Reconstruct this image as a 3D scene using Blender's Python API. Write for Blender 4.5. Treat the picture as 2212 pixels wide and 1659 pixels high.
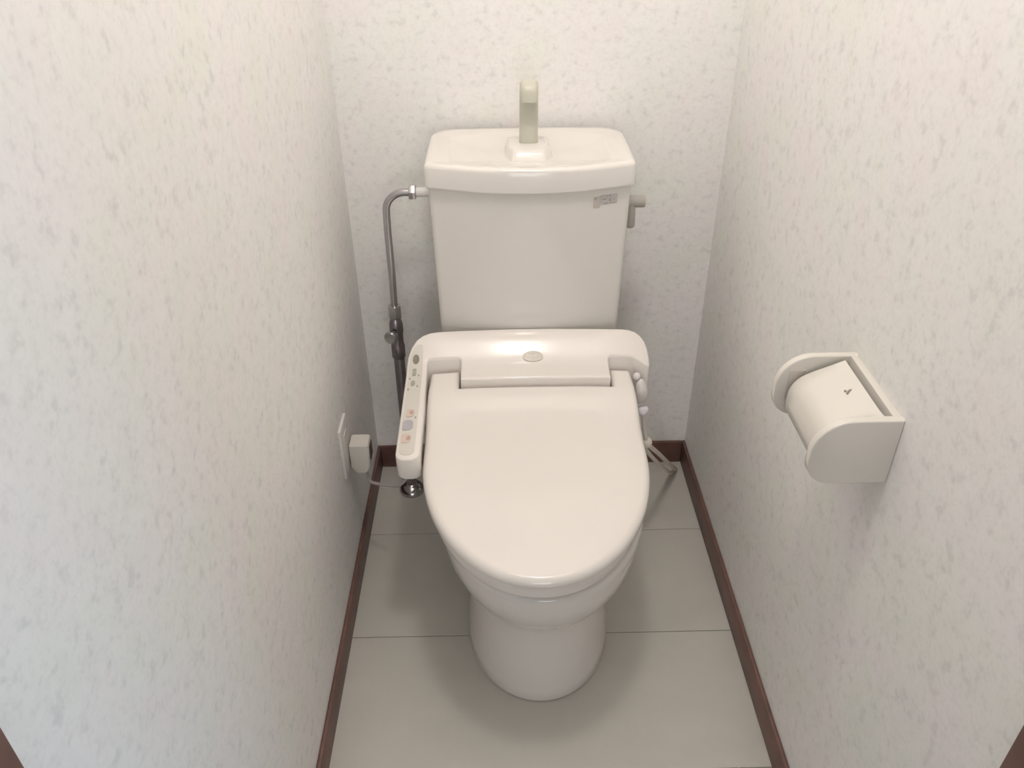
import bpy, bmesh, math, random
from mathutils import Vector, Matrix

for o in list(bpy.data.objects):
    bpy.data.objects.remove(o)
S = bpy.context.scene
C = S.collection
R = math.radians

# ------------------------------------------------------------------ camera
PITCH, YAW, ROLL, FOC = 0.5855, 0.0134, -0.0090, 1758.57
cam_d = bpy.data.cameras.new('camera'); cam = bpy.data.objects.new('camera', cam_d); C.objects.link(cam)
fw = Vector((math.sin(YAW)*math.cos(PITCH), math.cos(YAW)*math.cos(PITCH), -math.sin(PITCH)))
rt = Vector((math.cos(YAW), -math.sin(YAW), 0)); up = rt.cross(fw)
r2 = rt*math.cos(ROLL)+up*math.sin(ROLL); u2 = -rt*math.sin(ROLL)+up*math.cos(ROLL)
cam.matrix_world = Matrix(((r2.x, u2.x, -fw.x, 0), (r2.y, u2.y, -fw.y, 0), (r2.z, u2.z, -fw.z, 1.375), (0, 0, 0, 1)))
cam_d.sensor_width = 36; cam_d.lens = FOC/2212*36; cam_d.clip_start = .01
S.camera = cam

# ------------------------------------------------------------------ world and lights
w = bpy.data.worlds.new('world'); S.world = w; w.use_nodes = True
w.node_tree.nodes['Background'].inputs[0].default_value = (.97, .98, 1.0, 1)   # assumed pale daylight of the unseen hall beyond the open door
w.node_tree.nodes['Background'].inputs[1].default_value = .21
ld = bpy.data.lights.new('ceiling_lamp', 'POINT'); lo = bpy.data.objects.new('ceiling_lamp', ld); C.objects.link(lo)
lo.location = (.058, .78, 2.34); ld.energy = 16.8; ld.color = (1.0, .935, .885); ld.shadow_soft_size = .075  # lamp out of view, assumed from the direction of the shadows
wd = bpy.data.lights.new('assumed_hall_daylight', 'AREA'); wo = bpy.data.objects.new('assumed_hall_daylight', wd); C.objects.link(wo)  # assumed daylight source, unseen; added to tint the near lower left wall blue
wd.shape = 'RECTANGLE'; wd.size = .7; wd.size_y = .8; wd.energy = 13; wd.color = (.36, .70, 1.0)
wo.location = (2.1, -.42, .50); wo.rotation_euler = (0, R(90), 0)
hd = bpy.data.lights.new('hall_end_fill', 'AREA'); ho = bpy.data.objects.new('hall_end_fill', hd); C.objects.link(ho)
hd.shape = 'RECTANGLE'; hd.size = 1.3; hd.size_y = 1.2; hd.energy = 17; hd.color = (1.0, .975, .95)
ho.location = (.12, -2.6, 1.0); ho.rotation_euler = (R(90), 0, 0)        # added fill to brighten the back wall; no window is known there
vs = S.view_settings
vs.view_transform = 'Standard'; vs.look = 'None'; vs.gamma = 1; vs.use_curve_mapping = False; vs.exposure = 0.0

# ------------------------------------------------------------------ helpers
def mat(name, col, rough=.5, metal=0, coat=0, noise=None, bump=None, trans=0, spec=.5, sss=0):
    m = bpy.data.materials.new(name); m.use_nodes = True
    nt = m.node_tree; b = nt.nodes['Principled BSDF']
    b.inputs['Base Color'].default_value = (*col, 1); b.inputs['Roughness'].default_value = rough
    b.inputs['Metallic'].default_value = metal; b.inputs['Coat Weight'].default_value = coat
    b.inputs['Coat Roughness'].default_value = .06
    b.inputs['Specular IOR Level'].default_value = spec
    b.inputs['Transmission Weight'].default_value = trans
    if sss:
        b.inputs['Subsurface Weight'].default_value = sss; b.inputs['Subsurface Radius'].default_value = (.01, .008, .005)
    tc = nt.nodes.new('ShaderNodeTexCoord')
    if noise:
        scale, amt, stretch = noise
        mp = nt.nodes.new('ShaderNodeMapping'); mp.inputs['Scale'].default_value = stretch
        n = nt.nodes.new('ShaderNodeTexNoise'); n.inputs['Scale'].default_value = scale; n.inputs['Detail'].default_value = 4
        cr = nt.nodes.new('ShaderNodeValToRGB')
        cr.color_ramp.elements[0].color = (*[c*(1-amt) for c in col], 1); cr.color_ramp.elements[0].position = .3
        cr.color_ramp.elements[1].color = (*[min(1, c*(1+amt)) for c in col], 1); cr.color_ramp.elements[1].position = .7
        nt.links.new(tc.outputs['Object'], mp.inputs[0]); nt.links.new(mp.outputs[0], n.inputs['Vector'])
        nt.links.new(n.outputs[0], cr.inputs[0]); nt.links.new(cr.outputs[0], b.inputs['Base Color'])
    if bump:
        n2 = nt.nodes.new('ShaderNodeTexNoise'); n2.inputs['Scale'].default_value = bump[0]; n2.inputs['Detail'].default_value = 3
        bp = nt.nodes.new('ShaderNodeBump'); bp.inputs['Strength'].default_value = bump[1]; bp.inputs['Distance'].default_value = .002
        nt.links.new(tc.outputs['Object'], n2.inputs['Vector']); nt.links.new(n2.outputs[0], bp.inputs['Height'])
        nt.links.new(bp.outputs[0], b.inputs['Normal'])
    return m

def wallpaper(name):
    m = bpy.data.materials.new(name); m.use_nodes = True; nt = m.node_tree; N = nt.nodes; L = nt.links
    b = N['Principled BSDF']; b.inputs['Roughness'].default_value = .75; b.inputs['Specular IOR Level'].default_value = .25
    tc = N.new('ShaderNodeTexCoord')
    def noise(scale, det, off, stretch=(1, 1, 1)):
        mp = N.new('ShaderNodeMapping'); mp.inputs['Location'].default_value = off; mp.inputs['Scale'].default_value = stretch
        n = N.new('ShaderNodeTexNoise'); n.inputs['Scale'].default_value = scale; n.inputs['Detail'].default_value = det
        L.new(tc.outputs['Object'], mp.inputs[0]); L.new(mp.outputs[0], n.inputs['Vector']); return n.outputs[0]
    def ramp(src, stops):
        r = N.new('ShaderNodeValToRGB'); el = r.color_ramp.elements
        while len(el) < len(stops): el.new(.5)
        for e, (p, c) in zip(el, stops): e.position = p; e.color = (*c, 1)
        L.new(src, r.inputs[0]); return r.outputs[0]
    def mul(a, c):
        x = N.new('ShaderNodeMixRGB'); x.blend_type = 'MULTIPLY'; x.inputs[0].default_value = 1
        L.new(a, x.inputs[1]); L.new(c, x.inputs[2]); return x.outputs[0]
    base = ramp(noise(9, 2, (3, 1, 7)), [(.36, (.96, .925, .91)), (.5, (.95, .935, .91)), (.64, (.935, .935, .885))])   # faint pink, cream and green print
    spots = ramp(noise(62, 2, (0, 5, 2)), [(.28, (.89, .895, .90)), (.42, (.98, .98, .98)), (.6, (1, 1, 1))])
    fine = ramp(noise(150, 2, (9, 2, 4)), [(.30, (.955, .955, .955)), (.5, (1, 1, 1))])
    L.new(mul(mul(base, spots), fine), b.inputs['Base Color'])
    bp = N.new('ShaderNodeBump'); bp.inputs['Strength'].default_value = .25; bp.inputs['Distance'].default_value = .001
    L.new(noise(220, 3, (1, 1, 1)), bp.inputs['Height']); L.new(bp.outputs[0], b.inputs['Normal'])
    return m

M = {}
M['wall'] = wallpaper('wallpaper')
M['ceil'] = mat('ceiling_paper', (.94, .93, .91), .8)
M['floor'] = mat('floor_vinyl', (.63, .61, .555), .42, noise=(7, .03, (1.0, 1.6, 1)), spec=.35)
M['joint'] = mat('floor_joint', (.25, .235, .20), .8, noise=(30, .1, (1, 1, 1)))
M['wood'] = mat('brown_trim', (.165, .085, .068), .45, noise=(14, .25, (1, 1, 1)))
M['ceramic'] = mat('cream_ceramic', (.85, .815, .77), .14, coat=.5, noise=(3, .01, (1, 1, 1)))
M['plastic'] = mat('cream_plastic', (.91, .86, .805), .13, coat=.35, noise=(3, .01, (1, 1, 1)))
M['paperplastic'] = mat('ivory_plastic', (.77, .735, .67), .20, coat=.35, noise=(3, .01, (1, 1, 1)))
M['spout'] = mat('pale_grey_green_plastic', (.60, .59, .49), .35, noise=(8, .03, (1, 1, 1)))
M['bracket'] = mat('bracket_plastic', (.62, .57, .50), .35, noise=(8, .03, (1, 1, 1)))
M['greyplastic'] = mat('grey_plastic', (.47, .44, .39), .35, noise=(8, .03, (1, 1, 1)))
M['chrome'] = mat('chrome', (.52, .51, .52), .18, metal=1, noise=(40, .06, (1, 1, 1)))
M['dark_chrome'] = mat('dark_reflection_chrome', (.33, .30, .32), .30, metal=1, noise=(40, .1, (1, 1, 1)))  # valve and lower pipe chrome; dark reflections are put into the base colour
M['panel'] = mat('panel_film', (.74, .71, .64), .35, noise=(6, .02, (1, 1, 1)))
M['btn_dark'] = mat('print_grey_brown', (.27, .24, .20), .5, noise=(60, .2, (1, 1, 1)))
M['btn_mid'] = mat('print_grey', (.42, .40, .34), .5, noise=(60, .15, (1, 1, 1)))
M['btn_blue'] = mat('button_grey_blue', (.50, .48, .51), .4, noise=(40, .08, (1, 1, 1)))
M['btn_pink'] = mat('button_pink', (.74, .59, .52), .4, noise=(40, .10, (1, 1, 1)))
M['btn_rose'] = mat('print_rose', (.57, .41, .34), .4, noise=(60, .2, (1, 1, 1)))
M['emblem'] = mat('silver_emblem', (.56, .52, .46), .4, metal=.15, noise=(60, .05, (1, 1, 1)))
M['emblem_mark'] = mat('emblem_lettering', (.85, .80, .72), .3, metal=.0, noise=(60, .03, (1, 1, 1)))
M['label'] = mat('grey_label', (.60, .57, .555), .4, noise=(45, .10, (1, 1, 1)))
M['label2'] = mat('pinkish_label', (.66, .59, .55), .4, noise=(45, .08, (1, 1, 1)))
M['ink'] = mat('grey_ink', (.27, .24, .21), .5, noise=(60, .2, (1, 1, 1)))
M['cord'] = mat('white_cord', (.78, .71, .62), .45, noise=(20, .03, (1, 1, 1)))
M['greycord'] = mat('grey_cord', (.42, .39, .37), .5, noise=(20, .05, (1, 1, 1)))
M['white'] = mat('white_plastic', (.84, .82, .80), .3, noise=(20, .02, (1, 1, 1)))
M['plate'] = mat('plate_plastic', (.78, .755, .73), .5, noise=(20, .02, (1, 1, 1)))
M['outlet'] = mat('outlet_plastic', (.70, .67, .61), .35, noise=(20, .02, (1, 1, 1)))
M['wrap'] = mat('crumpled_film', (.82, .77, .74), .25, noise=(30, .05, (1, 1, 1)), bump=(60, .8))
M['tie'] = mat('lilac_white_film', (.80, .76, .82), .3, noise=(30, .04, (1, 1, 1)))
M['dark'] = mat('dark_plastic', (.12, .07, .06), .5, noise=(30, .1, (1, 1, 1)))

def obj(name, bm, m, parent=None, smooth=40):
    bmesh.ops.recalc_face_normals(bm, faces=bm.faces)
    me = bpy.data.meshes.new(name); bm.to_mesh(me); bm.free()
    me.materials.append(M[m])
    if smooth:
        me.polygons.foreach_set('use_smooth', [True]*len(me.polygons)); me.set_sharp_from_angle(angle=R(smooth))
    o = bpy.data.objects.new(name, me); C.objects.link(o)
    if parent is not None:
        o.parent = parent
        # mesh data is in world space; every root sits at its own base
        root = parent
        off = Vector((0, 0, 0))
        while root is not None:
            off += root.location; root = root.parent
        me.transform(Matrix.Translation(-off))
    return o

def thing(name, label, cat, loc):
    o = bpy.data.objects.new(name, None); C.objects.link(o); o.location = loc; o.empty_display_size = .05
    o['label'] = label; o['category'] = cat
    return o

def struct(name, bm, m, smooth=0):
    o = obj(name, bm, m, None, smooth); o['kind'] = 'structure'; return o

def box(bm, x0, x1, y0, y1, z0, z1, bev=0, seg=2):
    r = bmesh.ops.create_cube(bm, size=1)
    vs_ = r['verts']
    for v in vs_:
        v.co = Vector((x0+(v.co.x+.5)*(x1-x0), y0+(v.co.y+.5)*(y1-y0), z0+(v.co.z+.5)*(z1-z0)))
    if bev:
        es = list({e for v in vs_ for e in v.link_edges})
        bmesh.ops.bevel(bm, geom=es, offset=bev, segments=seg, affect='EDGES', profile=.5)
    return bm

def nbox(*a, **k): return box(bmesh.new(), *a, **k)

def loft(bm, rings, cap0=True, cap1=True):
    V = [[bm.verts.new(p) for p in r] for r in rings]
    n = len(V[0])
    for a, b in zip(V[:-1], V[1:]):
        for i in range(n):
            bm.faces.new((a[i], a[(i+1) % n], b[(i+1) % n], b[i]))
    if cap0: bm.faces.new(list(reversed(V[0])))
    if cap1: bm.faces.new(V[-1])
    return bm

def cyl(bm, a, b, r0, r1=None, n=24, bev=0):
    a = Vector(a); b = Vector(b); r1 = r0 if r1 is None else r1
    d = (b-a).normalized(); x = d.orthogonal().normalized(); y = d.cross(x)
    def ring(c, r): return [c+x*math.cos(2*math.pi*i/n)*r+y*math.sin(2*math.pi*i/n)*r for i in range(n)]
    rs = []
    if bev:
        rs = [ring(a, r0-bev), ring(a+d*bev*.3, r0-bev*.3), ring(a+d*bev, r0), ring(b-d*bev, r1), ring(b-d*bev*.3, r1-bev*.3), ring(b, r1-bev)]
    else:
        rs = [ring(a, r0), ring(b, r1)]
    return loft(bm, rs)

def lathe(bm, c, prof, axis=Vector((0, 0, 1)), n=28):
    d = axis.normalized(); x = d.orthogonal().normalized(); y = d.cross(x); c = Vector(c)
    rs = [[c+d*h+(x*math.cos(2*math.pi*i/n)+y*math.sin(2*math.pi*i/n))*max(r, 1e-4) for i in range(n)] for r, h in prof]
    return loft(bm, rs)

def spline(pts, k=10):
    P = [Vector(p) for p in pts]; P = [P[0]*2-P[1]]+P+[P[-1]*2-P[-2]]; out = []
    for i in range(1, len(P)-2):
        for j in range(k):
            t = j/k; a, b, c, d = P[i-1:i+3]
            out.append(.5*((2*b)+(c-a)*t+(2*a-5*b+4*c-d)*t*t+(3*b-a-3*c+d)*t**3))
    out.append(P[-2]); return out

def tube(bm, pts, r, n=12, rad=None):
    pts = [Vector(p) for p in pts]; rings = []; prev = None
    for i, p in enumerate(pts):
        d = (pts[min(i+1, len(pts)-1)]-pts[max(i-1, 0)]).normalized()
        if prev is None: x = d.orthogonal().normalized()
        else: x = (prev-d*prev.dot(d)).normalized()
        prev = x; y = d.cross(x); rr = rad(i/(len(pts)-1)) if rad else r
        rings.append([p+(x*math.cos(2*math.pi*k/n)+y*math.sin(2*math.pi*k/n))*rr for k in range(n)])
    return loft(bm, rings)

def roundpoly(pts, seg=6):
    """pts: (x, y, r) corners -> polygon with filleted corners"""
    out = []; n = len(pts)
    for i in range(n):
        p = Vector(pts[i][:2]); r = pts[i][2]
        a = Vector(pts[i-1][:2]); b = Vector(pts[(i+1) % n][:2])
        if r <= 0: out.append((p.x, p.y)); continue
        da = (a-p).normalized(); db = (b-p).normalized()
        ang = da.angle(db); t = r/math.tan(ang/2); c = p+(da+db).normalized()*(r/math.sin(ang/2))
        s = p+da*t; e = p+db*t
        a0 = math.atan2(s.y-c.y, s.x-c.x); a1 = math.atan2(e.y-c.y, e.x-c.x)
        dd = (a1-a0+math.pi) % (2*math.pi)-math.pi
        for k in range(seg+1):
            t_ = a0+dd*k/seg; out.append((c.x+r*math.cos(t_), c.y+r*math.sin(t_)))
    return out

def prism(outline, z0, z1, bev_top=0, bev_bot=0, seg=4):
    bm = bmesh.new()
    lo_ = [bm.verts.new((x, y, z0)) for x, y in outline]; hi = [bm.verts.new((x, y, z1)) for x, y in outline]
    n = len(lo_)
    for i in range(n): bm.faces.new((lo_[i], lo_[(i+1) % n], hi[(i+1) % n], hi[i]))
    bm.faces.new(hi); bm.faces.new(list(reversed(lo_)))
    bmesh.ops.recalc_face_normals(bm, faces=bm.faces)
    for z, b in ((z1, bev_top), (z0, bev_bot)):
        if b:
            es = [e for e in bm.edges if abs(e.verts[0].co.z-z) < 1e-6 and abs(e.verts[1].co.z-z) < 1e-6 and len(e.link_faces) == 2]
            bmesh.ops.bevel(bm, geom=es, offset=b, segments=seg, affect='EDGES', profile=.5, clamp_overlap=True)
    return bm

def slice_(bm, axis, vals):
    for v in vals:
        no = [0, 0, 0]; no[axis] = 1; co = [0, 0, 0]; co[axis] = v
        bmesh.ops.bisect_plane(bm, geom=bm.verts[:]+bm.edges[:]+bm.faces[:], plane_co=co, plane_no=no, dist=1e-5)

def lerp(tab, x):
    if x <= tab[0][0]: return tab[0][1]
    for (a, va), (b, vb) in zip(tab[:-1], tab[1:]):
        if x <= b:
            t = (x-a)/(b-a); return va+(vb-va)*t
    return tab[-1][1]

def smoothtab(tab, x):
    """Catmull-like smooth lookup"""
    e = .007
    return (lerp(tab, x-e)+lerp(tab, x-e/2)+lerp(tab, x)+lerp(tab, x+e/2)+lerp(tab, x+e))/5

def plate(outline_uv, place, thick):
    """thin plate: outline in (u, v), place(u, v, h) -> point"""
    bm = bmesh.new()
    return loft(bm, [[place(u, v, 0) for u, v in outline_uv], [place(u, v, thick) for u, v in outline_uv]])

def ellipse(cx, cy, a, b, n=20, rot=0):
    return [(cx+a*math.cos(t)*math.cos(rot)-b*math.sin(t)*math.sin(rot), cy+a*math.cos(t)*math.sin(rot)+b*math.sin(t)*math.cos(rot)) for t in [2*math.pi*i/n for i in range(n)]]

# ------------------------------------------------------------------ the room
XL, XR, YB, ZC = -.3297, .4758, 1.6948, 2.44
YL, YR = .321, .442                      # where the side walls meet the door frame
struct('wall_left', nbox(XL-.10, XL, YL-.10, YB+.10, -.03, ZC), 'wall')
struct('wall_right', nbox(XR, XR+.10, YR-.10, YB+.10, -.03, ZC), 'wall')
struct('wall_back', nbox(XL, XR, YB, YB+.10, -.03, ZC), 'wall')
struct('ceiling', nbox(XL-.10, XR+.10, YL-.10, YB+.10, ZC, ZC+.05), 'ceil')
fl = struct('floor', nbox(XL, XR, .10, YB, -.05, -.0016), 'joint')
JY = [.2166, .5203, .8240, 1.1277, 1.4318]
edges = [.10]+JY+[YB]
for a, b in zip(edges[:-1], edges[1:]):
    obj('floor_plank', nbox(XL, XR, a+.0008, b-.0008, -.012, 0, bev=.0007, seg=1), 'floor', fl, smooth=0)
BH, BT = .066, .008
struct('baseboard_left', nbox(XL, XL+BT, YL, YB, 0, BH, bev=.0025), 'wood', 40)
struct('baseboard_right', nbox(XR-BT, XR, YR, YB, 0, BH, bev=.0025), 'wood', 40)
struct('baseboard_back', nbox(XL+BT, XR-BT, YB-.010, YB, 0, BH, bev=.0025), 'wood', 40)
struct('trim_1', nbox(XL-.02, XL+.004, YL-.16, YL, 0, 2.05, bev=.003), 'wood', 40)
struct('trim_2', nbox(XR-.004, XR+.02, YR-.20, YR, 0, 2.05, bev=.003), 'wood', 40)

# ------------------------------------------------------------------ toilet
TX = .0565
toilet = thing('toilet', 'cream ceramic toilet with a close-coupled tank and hand-washing basin lid', 'toilet', (TX, 1.25, 0))

def bowlring(z, front, hw, back, ay=None, bw=None, n=64):
    """egg plan: front half ellipse, sides easing into the back"""
    ay = ay or hw*1.25; bw = bw or hw; y0 = front+ay; out = []
    for i in range(n//2+1):                        # front half, left to right
        t = math.pi*i/(n//2); out.append((TX-hw*math.cos(t), y0-ay*math.sin(t), z))
    m = n//4
    for i in range(1, m+1):                        # right side, then back
        t = i/m; out.append((TX+hw+(bw-hw)*t, y0+(back-.02-y0)*t, z))
    k = 6
    for i in range(1, k):
        t = i/k; out.append((TX+bw-2*bw*t, back, z))
    for i in range(m):
        t = i/m; out.append((TX-(bw+(hw-bw)*t), back-.02+(y0-back+.02)*t, z))
    return out

prof = [  # z, front, half width, back, front semi-axis, back half width
    (0.000, .968, .143, 1.56, .190, .115), (.006, .964, .145, 1.56, .190, .116), (.030, .968, .143, 1.56, .190, .115),
    (.080, .976, .140, 1.56, .188, .114), (.130, .982, .138, 1.56, .186, .114), (.175, .980, .139, 1.56, .188, .115),
    (.198, .974, .1405, 1.56, .191, .115), (.214, .966, .144, 1.56, .198, .117), (.228, .955, .149, 1.56, .208, .119), (.242, .941, .156, 1.565, .221, .122),
    (.258, .925, .1645, 1.57, .236, .127), (.276, .910, .172, 1.585, .250, .134), (.300, .896, .181, 1.60, .266, .145), (.340, .882, .189, 1.63, .280, .155),
    (.368, .876, .192, 1.64, .285, .160), (.380, .876, .192, 1.64, .285, .160), (.386, .880, .188, 1.635, .282, .156)]
bm = bmesh.new(); loft(bm, [[(x+.008, y, z) for x, y, z in bowlring(*p)] for p in prof])
obj('bowl', bm, 'ceramic', toilet, 60)

def tankring(z, hw, yc, ycorn, yb, rf=.014, rb=.035, n=16):
    pts = []
    def bow(u): return ycorn-(ycorn-yc)*(1-u*u)
    # front edge left -> right
    xs = [-1+2*i/n for i in range(n+1)]
    k = 5
    for i in range(k):                             # left front corner
        t = math.pi+math.pi/2*i/k; pts.append((TX-hw+rf+rf*math.cos(t), ycorn+rf+rf*math.sin(t)-.0, z))
    for u in xs: pts.append((TX+u*(hw-rf), bow(u), z))
    for i in range(1, k+1):
        t = -math.pi/2+math.pi/2*i/k; pts.append((TX+hw-rf+rf*math.cos(t), ycorn+rf+rf*math.sin(t), z))
    for i in range(k+1):
        t = math.pi/2*i/k; pts.append((TX+hw-rb+rb*math.cos(t), yb-rb+rb*math.sin(t), z))
    for u in (.6, .2, -.2, -.6): pts.append((TX+u*(hw-rb), yb+.004*(1-u*u), z))
    for i in range(k+1):
        t = math.pi/2+math.pi/2*i/k; pts.append((TX-hw+rb+rb*math.cos(t), yb-rb+rb*math.sin(t), z))
    return pts

bm = bmesh.new()
loft(bm, [tankring(.387, .172, 1.466, 1.486, 1.668), tankring(.396, .178, 1.460, 1.482, 1.672), tankring(.55, .184, 1.450, 1.473, 1.672), tankring(.70, .187, 1.438, 1.466, 1.672), tankring(.85, .190, 1.426, 1.459, 1.672)])
tank = obj('tank', bm, 'ceramic', toilet, 50)
bm = bmesh.new()
H_ = dict(rb=.045)
rs = [tankring(.846, .188, 1.428, 1.461, 1.668, **H_), tankring(.845, .194, 1.421, 1.453, 1.675, **H_), tankring(.848, .1955, 1.4172, 1.4502, 1.6778, **H_), tankring(.851, .196, 1.417, 1.450, 1.678, **H_), tankring(.8835, .1950, 1.418, 1.451, 1.6775, **H_), tankring(.887, .1943, 1.4188, 1.4518, 1.677, **H_),
      tankring(.890, .192, 1.421, 1.454, 1.676, **H_), tankring(.892, .188, 1.425, 1.458, 1.673, **H_), tankring(.891, .182, 1.431, 1.464, 1.667, **H_)]
# basin: shallow oval hollow
def basin(z, hw, y0, y1):
    base = tankring(z, .182, 1.431, 1.464, 1.667, **H_); out = []; cy = (y0+y1)/2
    for p in base:
        a = math.atan2((p[1]-1.555)/.11, (p[0]-TX)/.182)
        e = 2/3.2
        cx_ = math.copysign(abs(math.cos(a))**e, math.cos(a)); sy_ = math.copysign(abs(math.sin(a))**e, math.sin(a))
        out.append((TX+hw*cx_, cy+(y1-y0)/2*sy_, z))
    return out
rs += [basin(.8905, .174, 1.444, 1.657), basin(.8885, .166, 1.452, 1.648), basin(.8845, .150, 1.466, 1.634), basin(.8805, .125, 1.484, 1.612), basin(.8785, .09, 1.505, 1.595), basin(.878, .05, 1.53, 1.57)]
loft(bm, rs)
lid_t = obj('tank_lid', bm, 'ceramic', toilet, 45)
# spout mount rising from the basin floor
bm = bmesh.new()
def mount(z, hw, y0, y1):
    return [(x, y, z) for x, y in roundpoly([(TX-hw*.70, y0, .010), (TX+hw*.70, y0, .010), (TX+hw, y0+.028, .010), (TX+hw, y1, .008), (TX-hw, y1, .008), (TX-hw, y0+.028, .010)], 4)]
loft(bm, [mount(.876, .046, 1.500, 1.612), mount(.881, .044, 1.507, 1.611), mount(.890, .041, 1.515, 1.609), mount(.8935, .0395, 1.518, 1.608), mount(.895, .036, 1.522, 1.604)])
obj('spout_mount', bm, 'ceramic', lid_t, 50)
# hand-washing spout: flattened post that arches forward to a downward mouth
bm = bmesh.new()
path = spline([(TX+.001, 1.570, .886), (TX+.001, 1.573, .935), (TX+.001, 1.574, .978), (TX+.001, 1.568, .997), (TX+.001, 1.556, 1.002), (TX+.001, 1.546, .994), (TX+.001, 1.543, .977)], 6)
rings = []
for i, p in enumerate(path):
    d = (path[min(i+1, len(path)-1)]-path[max(i-1, 0)]).normalized(); sx = Vector((1, 0, 0)); nn = d.cross(sx)
    t = i/(len(path)-1); wx = .0185-.0025*t; wy = .0125-.0015*t
    rings.append([p+sx*wx*math.copysign(abs(math.cos(a))**.65, math.cos(a))+nn*wy*math.copysign(abs(math.sin(a))**.65, math.sin(a)) for a in [2*math.pi*k/24 for k in range(24)]])
loft(bm, rings)
obj('spout', bm, 'spout', lid_t, 60)
# flush lever on the right flank
lev = obj('flush_lever', cyl(bmesh.new(), (.243, 1.552, .779), (.290, 1.552, .779), .0125, .0125, 24, .003), 'greyplastic', toilet)
bm = bmesh.new()
loft(bm, [[(.2625+x*.010*s, 1.549+y*.011*s, z) for x, y in ellipse(0, 0, 1, 1, 16)] for z, s in ((.777, .80), (.758, .90), (.733, 1.02), (.728, .95), (.726, .75))])
obj('lever_handle', bm, 'greyplastic', lev)
obj('lever_collar', cyl(bmesh.new(), (.2425, 1.552, .779), (.2475, 1.552, .779), .018, .017, 24, .001), 'ceramic', lev)
# maker's label at the upper right of the tank front
def tankface(x, z):
    hw = .1895; u = (x-TX)/(hw-.014)
    yc = lerp([(.70, 1.438), (.85, 1.426)], z); yk = lerp([(.70, 1.466), (.85, 1.459)], z)
    return yk-(yk-yc)*(1-u*u)
def label_on(x0, x1, z0, z1, m, h, parent, name, sk=0):
    bm = bmesh.new(); n = 5; fr = []; bk = []
    for z in (z0, z1):
        for i in range(n+1):
            x = x0+(x1-x0)*i/n
            zz = z+sk*(x-x0)
            fr.append((x, tankface(x, zz)-h, zz)); bk.append((x, tankface(x, zz)+.0004, zz))
    order = list(range(n+1))+list(range(2*n+1, n, -1))
    a = [bm.verts.new(fr[i]) for i in order]; b = [bm.verts.new(bk[i]) for i in order]; L_ = len(order)
    for i in range(L_): bm.faces.new((a[i], a[(i+1) % L_], b[(i+1) % L_], b[i]))
    bm.faces.new(a); bm.faces.new(list(reversed(b)))
    return obj(name, bm, m, parent, 0)
tl = label_on(.186, .2195, .8135, .832, 'label', .0006, tank, 'label')
label_on(.1735, .1862, .808, .8295, 'label2', .0006, tank, 'label')
for x, z, w_, h_ in ((.2035, .829, .0022, .0022), (.199, .8283, .0016, .0014), (.2035, .819, .0032, .0055), (.212, .8205, .0022, .002), (.193, .8145, .009, .0016), (.206, .8145, .010, .0012), (.176, .824, .003, .004), (.190, .823, .008, .0014)):
    label_on(x, x+w_, z, z+h_, 'btn_mid', .0009, tank, 'label_print')

# ------------------------------------------------------------------ bidet seat
bidet = thing('bidet_seat', 'cream electric bidet seat with closed lid and side control panel on the toilet bowl', 'bidet seat', (TX, 1.25, .386))

# body: rear housing with tongue and left control arm
outline = roundpoly([(-.192, 1.113, .021), (-.1475, 1.113, .016), (-.1505, 1.392, .006), (-.083, 1.392, .006), (-.083, 1.336, .004), (.2125, 1.336, .004),
                     (.2125, 1.392, .006), (.2640, 1.392, .014), (.2960, 1.374, .005), (.2960, 1.446, .050), (-.192, 1.446, .062)], 6)
bm = prism(outline, .40, .50, bev_top=.0055, bev_bot=.004, seg=4)
slice_(bm, 1, [1.12, 1.15, 1.20, 1.25, 1.30, 1.345, 1.36]+[1.37+.004*i for i in range(19)])
slice_(bm, 0, [-.17, -.14, -.12, -.09, 0, .1, .22, .25, .27])
ztab = [(1.33, .5010), (1.352, .5030), (1.372, .5062), (1.384, .5108), (1.392, .5162), (1.400, .5222), (1.410, .5303), (1.420, .5382), (1.428, .5436), (1.436, .5474), (1.444, .5494), (1.46, .5500)]
atab = [(1.11, .486), (1.20, .493), (1.30, .501), (1.36, .5055)]+[t for t in ztab if t[0] > 1.38]
def bodytop(x, y):
    t = max(0, min(1, (x+.146)/.03)); t = t*t*(3-2*t)
    z = smoothtab(atab, y)*(1-t)+smoothtab(ztab, y)*t
    z -= .005*((x-TX)/.2)**2
    s = max(0, min(1, (x-.255)/.045)); z -= .006*s*s
    s = max(0, min(1, (-.150-x)/.045)); z -= .002*s*s
    return z+.003
for v in bm.verts:
    f = (v.co.z-.40)/.10
    zt = bodytop(v.co.x, v.co.y)
    zb = .437 if (v.co.x < -.14 and v.co.y < 1.36) else (.425 if v.co.x > .24 else .40)
    v.co.z = zb+(zt-zb)*f if f < .9 else zt-.10*(1-f)
body = obj('body', bm, 'plastic', bidet, 35)

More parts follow.
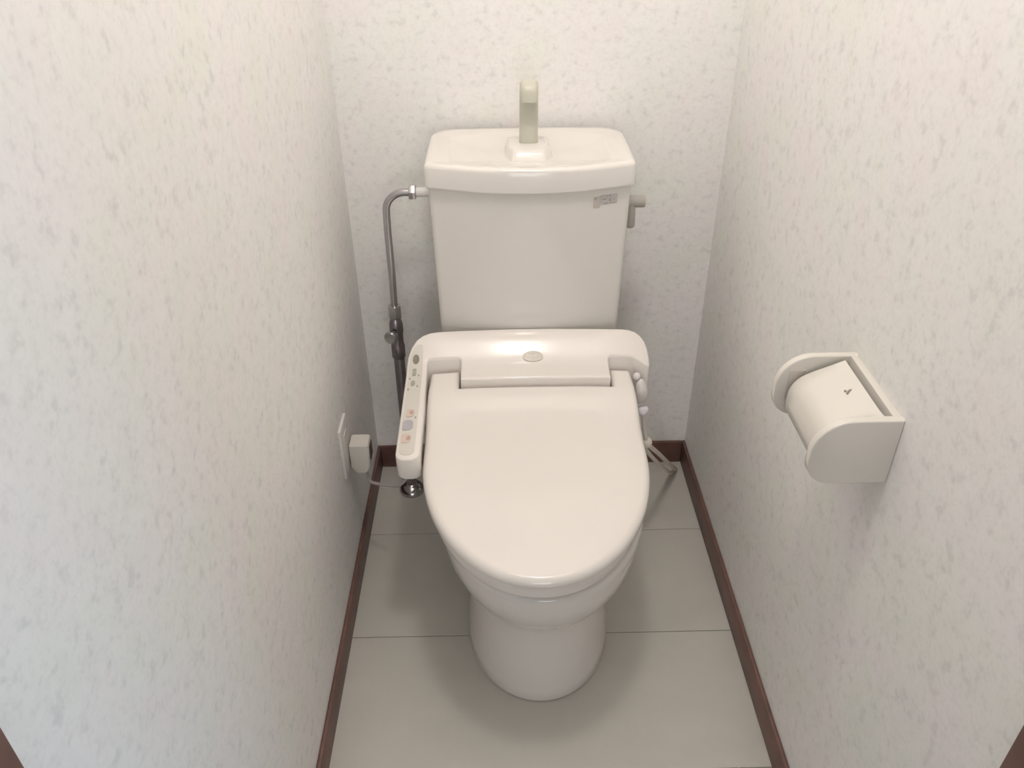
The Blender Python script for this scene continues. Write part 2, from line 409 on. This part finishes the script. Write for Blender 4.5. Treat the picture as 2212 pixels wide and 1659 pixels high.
# lid
LA, LB, LY0 = .293, .2030, 1.153
half = [(TX-LB*math.cos(t), LY0-LA*math.sin(t)) for t in [math.pi*i/56 for i in range(57)]]
lo_out = half+[(TX+LB, 1.20), (TX+LB+.002, 1.27), (TX+LB+.001, 1.33), (TX+LB-.002, 1.384), (.2158, 1.384), (.2158, 1.3305), (-.0862, 1.3305), (-.0862, 1.384), (TX-LB+.002, 1.384), (TX-LB-.001, 1.33), (TX-LB-.002, 1.27), (TX-LB, 1.20)]
bm = prism(lo_out, .418, .446, bev_top=.012, bev_bot=.004, seg=6)
slice_(bm, 1, [.87+.03*i for i in range(12)]+[1.22+.008*i for i in range(20)])
slice_(bm, 0, [TX+.05*i for i in (-3, -2, -1, 0, 1, 2, 3)])
ltab = [(.84, .4500), (.95, .4555), (1.05, .4595), (1.15, .4630), (1.22, .4665), (1.25, .4695), (1.27, .4740), (1.285, .4800), (1.297, .4850), (1.31, .4885), (1.33, .4918), (1.40, .4965)]
for v in bm.verts:
    f = max(0, min(1, (v.co.z-.418)/.028)); u = (v.co.x-TX)/LB
    e = math.hypot(u, max(0, (LY0-v.co.y)/LA))
    top = smoothtab(ltab, v.co.y)-.006*min(1, e)**3
    bot = .4285+max(0, (v.co.y-1.15))*.15
    if f > .5: v.co.z = top-(1-f)*.028
    else: v.co.z = bot+f*.028
lid = obj('lid', bm, 'plastic', bidet, 35)
# bumpers under the lid carry it on the seat; the seat ring itself
def seatring(z, s, inner=False):
    a, b, n = (.2835, .1935, 72) if not inner else (.165, .115, 72)
    pts = []
    yb = 1.36 if not inner else 1.27
    for i in range(n):
        t = 2*math.pi*i/n; c, s_ = math.cos(t), math.sin(t)
        x = TX+b*s*c
        y = 1.150-(a*s)*s_ if s_ >= 0 else 1.150-(yb-1.150)*s_*(abs(s_)**-.45 if abs(s_) > 1e-6 else 1)
        pts.append((x, y, z))
    return pts
bm = bmesh.new()
R_ = [seatring(.3965, .975), seatring(.400, .997), seatring(.404, 1.0), seatring(.420, 1.0), seatring(.426, .99), seatring(.428, .96), seatring(.422, 1.10, True), seatring(.410, 1.0, True), seatring(.3965, 1.0, True)]
V = [[bm.verts.new(p) for p in r] for r in R_]
for a, b in zip(V, V[1:]+V[:1]):
    for i in range(72): bm.faces.new((a[i], a[(i+1) % 72], b[(i+1) % 72], b[i]))
seat = obj('seat', bm, 'plastic', bidet, 50)
for x, y in ((TX-.055, .965), (TX+.055, .965), (TX-.135, 1.20), (TX+.135, 1.20)):
    obj('seat_bumper', nbox(x-.008, x+.008, y-.012, y+.012, .386, .398, bev=.002), 'white', seat)
# hinge barrel behind the tongue front
obj('hinge', cyl(bmesh.new(), (-.0835, 1.349, .462), (.2135, 1.349, .462), .012, .012, 20, .001), 'plastic', lid)

# control panel film
def arm_at(u, v, h): return (u, v, bodytop(u, v)+.0004+h)
pan = roundpoly([(-.1865, 1.124, .016), (-.1580, 1.124, .012), (-.1600, 1.418, .004), (-.1760, 1.418, .012), (-.1865, 1.395, .012)], 6)
bm = prism(pan, 0, .001)
slice_(bm, 1, [1.14+.02*i for i in range(14)])
for v in bm.verts: v.co.z = bodytop(v.co.x, v.co.y)-.0006+v.co.z*1.6
panel = obj('control_panel', bm, 'panel', body, 30)
def pbtn(outl, m, h, name='button'):
    bm = prism(outl, 0, 1)
    for v in bm.verts: v.co.z = bodytop(v.co.x, v.co.y)+(h if v.co.z > .5 else -.0004)
    return obj(name, bm, m, panel, 30)
bl = lambda x0, x1, y0, y1, r=.005: roundpoly([(x0, y0, r*.6), (x1, y0, r), (x1, y1, r), (x0, y1, r*.6)], 4)
pbtn(ellipse(-.1735, 1.392, .0066, .0088, 20), 'btn_dark', .0022, 'dial')
pbtn(bl(-.1790, -.1715, 1.352, 1.372, .002), 'btn_mid', .0019)
pbtn(ellipse(-.1755, 1.328, .0040, .0085, 16), 'btn_mid', .0018, 'mark')
for x, y in ((-.1645, 1.388), (-.1660, 1.352), (-.1850+.002, 1.344), (-.1665, 1.318), (-.1835, 1.310)):
    pbtn(ellipse(x, y, .0019, .0026, 10), 'btn_mid', .0016, 'indicator')
pbtn(bl(-.1805, -.1660, 1.227, 1.2475, .006), 'btn_pink', .0022)
pbtn(ellipse(-.1705, 1.238, .0040, .0060, 14), 'btn_rose', .0026, 'mark')
pbtn(bl(-.1850, -.1660, 1.190, 1.2165, .008), 'btn_blue', .0026)
pbtn(bl(-.1845, -.1670, 1.155, 1.1785, .008), 'btn_pink', .0022)
pbtn(ellipse(-.1715, 1.167, .0042, .0062, 14), 'btn_rose', .0026, 'mark')
pbtn(ellipse(-.1630, 1.224, .0019, .0026, 10), 'btn_mid', .0016, 'indicator')
# emblem
def on_body(outl, m, h, name, parent):
    bm = prism(outl, 0, 1, bev_top=0)
    for v in bm.verts: v.co.z = bodytop(v.co.x, v.co.y)+(h if v.co.z > .5 else -.0006)
    return obj(name, bm, m, parent, 30)
EX, EY = .0610, 1.3895
emb = on_body(ellipse(EX, EY, .0205, .0098, 32), 'emblem', .0016, 'emblem', body)
for a, b, c, d in ((-.0105, .0015, .0012, .0034), (-.0065, -.0005, .0012, .002), (-.0035, .0008, .0016, .0014), (.0000, -.0005, .0012, .0022), (.0035, .0005, .0010, .0030), (.0068, .0015, .0012, .0016), (-.002, -.0045, .0012, .0012)):
    on_body(ellipse(EX+a, EY+b, c, d, 10), 'emblem_mark', .0022, 'emblem_mark', emb)

# ------------------------------------------------------------------ water supply
PX, PY = -.2362, 1.590
pipe = thing('water_supply_pipe', 'chrome water supply pipe with stop valve rising beside the tank', 'pipe', (PX, PY, 0))
bm = bmesh.new()
pp = [(PX+.0005, PY, .53)]+[(PX+.002, PY, .60), (PX+.002, PY, .70), (PX+.003, PY, .745)]
arc = [(PX+.003+.040*(1-math.cos(t)), PY, .750+.040*math.sin(t)) for t in [math.pi/2*i/10 for i in range(1, 11)]]
tube(bm, pp+arc+[(-.176, PY, .790)], .0078, 16)
obj('riser', bm, 'chrome', pipe, 50)
obj('nut', cyl(bmesh.new(), (-.184, PY, .790), (-.1695, PY, .790), .0155, .0155, 6, .002), 'chrome', pipe, 30)
obj('tank_connector', cyl(bmesh.new(), (-.1695, PY, .790), (-.1335, PY, .790), .010, .010, 20, .001), 'white', pipe)
obj('nut', cyl(bmesh.new(), (PX, PY, .502), (PX, PY, .534), .0150, .0150, 6, .003), 'chrome', pipe, 30)
bm = bmesh.new(); lathe(bm, (PX, PY, 0), [(.012, .400), (.0155, .403), (.0155, .432), (.0138, .436), (.0142, .462), (.0155, .466), (.0150, .488), (.012, .498), (.010, .503)])
vb = obj('valve_body', bm, 'dark_chrome', pipe, 50)
bm = bmesh.new(); lathe(bm, (PX-.002, PY-.008, .466), [(.007, 0), (.0075, .012), (.0135, .014), (.0145, .018), (.0145, .026), (.012, .0285), (.006, .027), (.004, .0265)], Vector((-.35, -1, .10)))
obj('valve_handle', bm, 'chrome', vb, 40)
bm = bmesh.new(); lathe(bm, (PX, PY, 0), [(.0125, .01), (.0125, .40)])
obj('lower_pipe', bm, 'dark_chrome', pipe, 50)
bm = bmesh.new(); lathe(bm, (PX, PY, 0), [(.031, 0), (.0315, .004), (.030, .010), (.026, .016), (.020, .020), (.0155, .022), (.0130, .026)])
obj('floor_flange', bm, 'chrome', pipe, 60)

# ------------------------------------------------------------------ wall outlet, plug and cord on the left wall
out = thing('wall_outlet', 'small white wall outlet plate low on the left wall', 'outlet', (XL, 1.328, .345))
OX = XL+.007
obj('plate', nbox(XL, OX, 1.293, 1.363, .288, .408, bev=.0025), 'plate', out)
obj('socket', nbox(OX-.001, OX+.0015, 1.314, 1.342, .312, .384, bev=.001), 'outlet', out)
plug = thing('power_plug', 'boxy cream power plug with grey cord in the left wall outlet', 'plug', (OX+.0015, 1.352, .31))
bm = bmesh.new()
x0, x1 = OX+.0015, -.2795
loft(bm, [[(x, y, z) for x, y in roundpoly([(a0, 1.331, .004), (a1, 1.331, .004), (a1, 1.373, .004), (a0, 1.373, .004)], 3)]
          for z, a0, a1 in ((.274, x0+.010, x1-.010), (.278, x0+.006, x1-.006), (.290, x0, x1-.0015), (.341, x0, x1), (.3435, x0+.002, x1-.002))])
pb = obj('housing', bm, 'outlet', plug, 40)
obj('side_insert', nbox(x1-.0015, x1+.0012, 1.340, 1.3665, .302, .336, bev=.0005), 'dark', pb)
obj('cord_grip', cyl(bmesh.new(), (-.2945, 1.350, .277), (-.2935, 1.350, .262), .0058, .0042, 16, .0008), 'greycord', plug)
cp = spline([(-.2935, 1.350, .266), (-.2925, 1.349, .250), (-.286, 1.344, .2385), (-.270, 1.335, .240), (-.245, 1.318, .250), (-.215, 1.300, .2675), (-.180, 1.310, .315), (-.150, 1.345, .37), (-.135, 1.375, .402)], 8)
bm = bmesh.new(); tube(bm, cp, .0033, 10)
obj('cord', bm, 'greycord', plug, 60)

# ------------------------------------------------------------------ paper holder on the right wall
PZ0, PZ1, PY0, PY1 = .7075, .8025, .7695, .9290
holder = thing('paper_holder', 'empty ivory plastic toilet paper holder with curved cover on the right wall', 'paper holder', (XR, .85, .755))
def cheek(y0, y1, name, inset=0):
    xo = .3715
    o2 = roundpoly([(XR, PZ0, 0), (XR, PZ1, 0), (xo, PZ1, .046), (xo, PZ0, .034)], 10)
    bm = prism(o2, y0, y1, bev_top=.002, bev_bot=.002, seg=3)
    for v in bm.verts: v.co = Vector((v.co.x, v.co.z, v.co.y))
    return obj(name, bm, 'paperplastic', holder, 40)
near = cheek(PY0, PY0+.0125, 'side_cheek'); far = cheek(PY1-.0115, PY1, 'side_cheek')
obj('back_plate', nbox(.4655, XR, PY0+.010, PY1-.010, PZ0+.004, PZ1-.0005, bev=.001), 'paperplastic', holder)
# bracket pocket on the inner face of the far cheek
obj('roll_bracket', nbox(.3865, .4085, PY1-.0128, PY1-.0110, .735, .7815, bev=.0006), 'bracket', far)
obj('roll_bracket_edge', nbox(.4080, .4110, PY1-.0150, PY1-.0110, .735, .7815, bev=.0006), 'greyplastic', far)
# cover flap
cpf = spline([(.4560, .7995, 0), (.432, .7890, 0), (.412, .7800, 0), (.400, .7725, 0), (.391, .7600, 0), (.3880, .7440, 0), (.3900, .7220, 0), (.400, .7060, 0)], 6)
cheek_o = roundpoly([(.456, PZ1-.001, 0), (.3722, PZ1-.001, .046), (.3722, PZ0+.001, .034), (.400, PZ0+.001, 0)], 12)
def resample(pts, n):
    P = [Vector(p[:2]) for p in pts]; D = [0]
    for a, b in zip(P[:-1], P[1:]): D.append(D[-1]+(b-a).length)
    out_ = []; k = 0
    for i in range(n):
        t = D[-1]*i/(n-1)
        while k < len(D)-2 and D[k+1] < t: k += 1
        f = (t-D[k])/max(1e-9, D[k+1]-D[k]); out_.append(P[k].lerp(P[k+1], f))
    return out_
PA, PB = resample(cpf, 40), resample(cheek_o, 40)
def cover_ring(y):
    t = max(0, min(1, (.812-y)/(.812-PY0-.012))); t = t*t*t
    o_ = [a.lerp(b, t) for a, b in zip(PA, PB)]
    in_ = [Vector((p.x+(.430-p.x)*.07, p.y+(.742-p.y)*.06)) for p in o_]
    return [(p.x, y, p.y) for p in o_+in_[::-1]]
bm = bmesh.new()
loft(bm, [cover_ring(y) for y in (.912, .88, .85, .825, .812, .806, .801, .797, .793, .790, .787, .7845, .7825, .7815)])
cover = obj('cover', bm, 'paperplastic', holder, 40)
# small grey mark printed on the cover: a dot and a slanting stroke
cs, ce = Vector((.432, .7890)), Vector((.412, .7800)); cd = (ce-cs).normalized(); cn = Vector((cd.y, -cd.x)); cn = -cn if cn.y < 0 else cn
def on_cover(s, y, h): p = cs+cd*s+cn*h; return (p.x, y, p.y)
def mark(outl):
    bm = plate(outl, lambda s, y, h: on_cover(s, y, h), .0009); return obj('printed_mark', bm, 'ink', cover, 0)
mark(ellipse(-.0045, .8515, .0015, .0019, 12))
mark([(-.0035, .8465), (-.0045, .8435), (-.0090, .8480), (-.0122, .8502), (-.0100, .8515), (-.0065, .8492)])

# ------------------------------------------------------------------ odds and ends by the bidet's right flank
random.seed(4)
wr = thing('plastic_wrap', 'crumpled whitish plastic wrap tucked under the right shoulder of the bidet seat', 'wrap', (.287, 1.345, .40))
def blob(c, s, seed, amp=.18, sub=3):
    bm = bmesh.new(); bmesh.ops.create_icosphere(bm, subdivisions=sub, radius=1)
    rnd = random.Random(seed); ks = [(Vector((rnd.uniform(-3, 3), rnd.uniform(-3, 3), rnd.uniform(-3, 3))), rnd.uniform(0, 6)) for _ in range(5)]
    for v in bm.verts:
        k = 1+amp*sum(math.sin(v.co.dot(a)+p) for a, p in ks)/2.2
        v.co = Vector(c)+Vector((v.co.x*s[0]*k, v.co.y*s[1]*k, v.co.z*s[2]*k))
    return bm
obj('fold', blob((.2765, 1.358, .452), (.0150, .012, .028), 3), 'wrap', wr, 70)
obj('fold', blob((.2685, 1.362, .484), (.0075, .008, .008), 5), 'wrap', wr, 70)
obj('fold', blob((.2850, 1.352, .408), (.0125, .010, .011), 8), 'tie', wr, 70)
cordt = thing('twin_cord', 'looped cream cord hanging from the bidet seat to the right rear floor corner', 'cord', (.45, 1.66, 0))
bm = bmesh.new(); tube(bm, spline([(.286, 1.352, .40), (.292, 1.356, .36), (.300, 1.362, .325)], 6), .0042, 10); obj('strand', bm, 'cord', cordt, 60)
obj('knot', blob((.3025, 1.364, .3155), (.0115, .010, .013), 11, .1), 'cord', cordt, 70)
bm = bmesh.new(); tube(bm, spline([(.304, 1.362, .313), (.352, 1.456, .213), (.402, 1.553, .106), (.4495, 1.648, .0065)], 8), .0052, 10); obj('strand', bm, 'cord', cordt, 60)
bm = bmesh.new(); tube(bm, spline([(.299, 1.360, .305), (.330, 1.420, .232), (.378, 1.515, .126), (.425, 1.612, .024), (.440, 1.640, .0060), (.4500, 1.652, .0060)], 8), .0048, 10); obj('strand', bm, 'cord', cordt, 60)
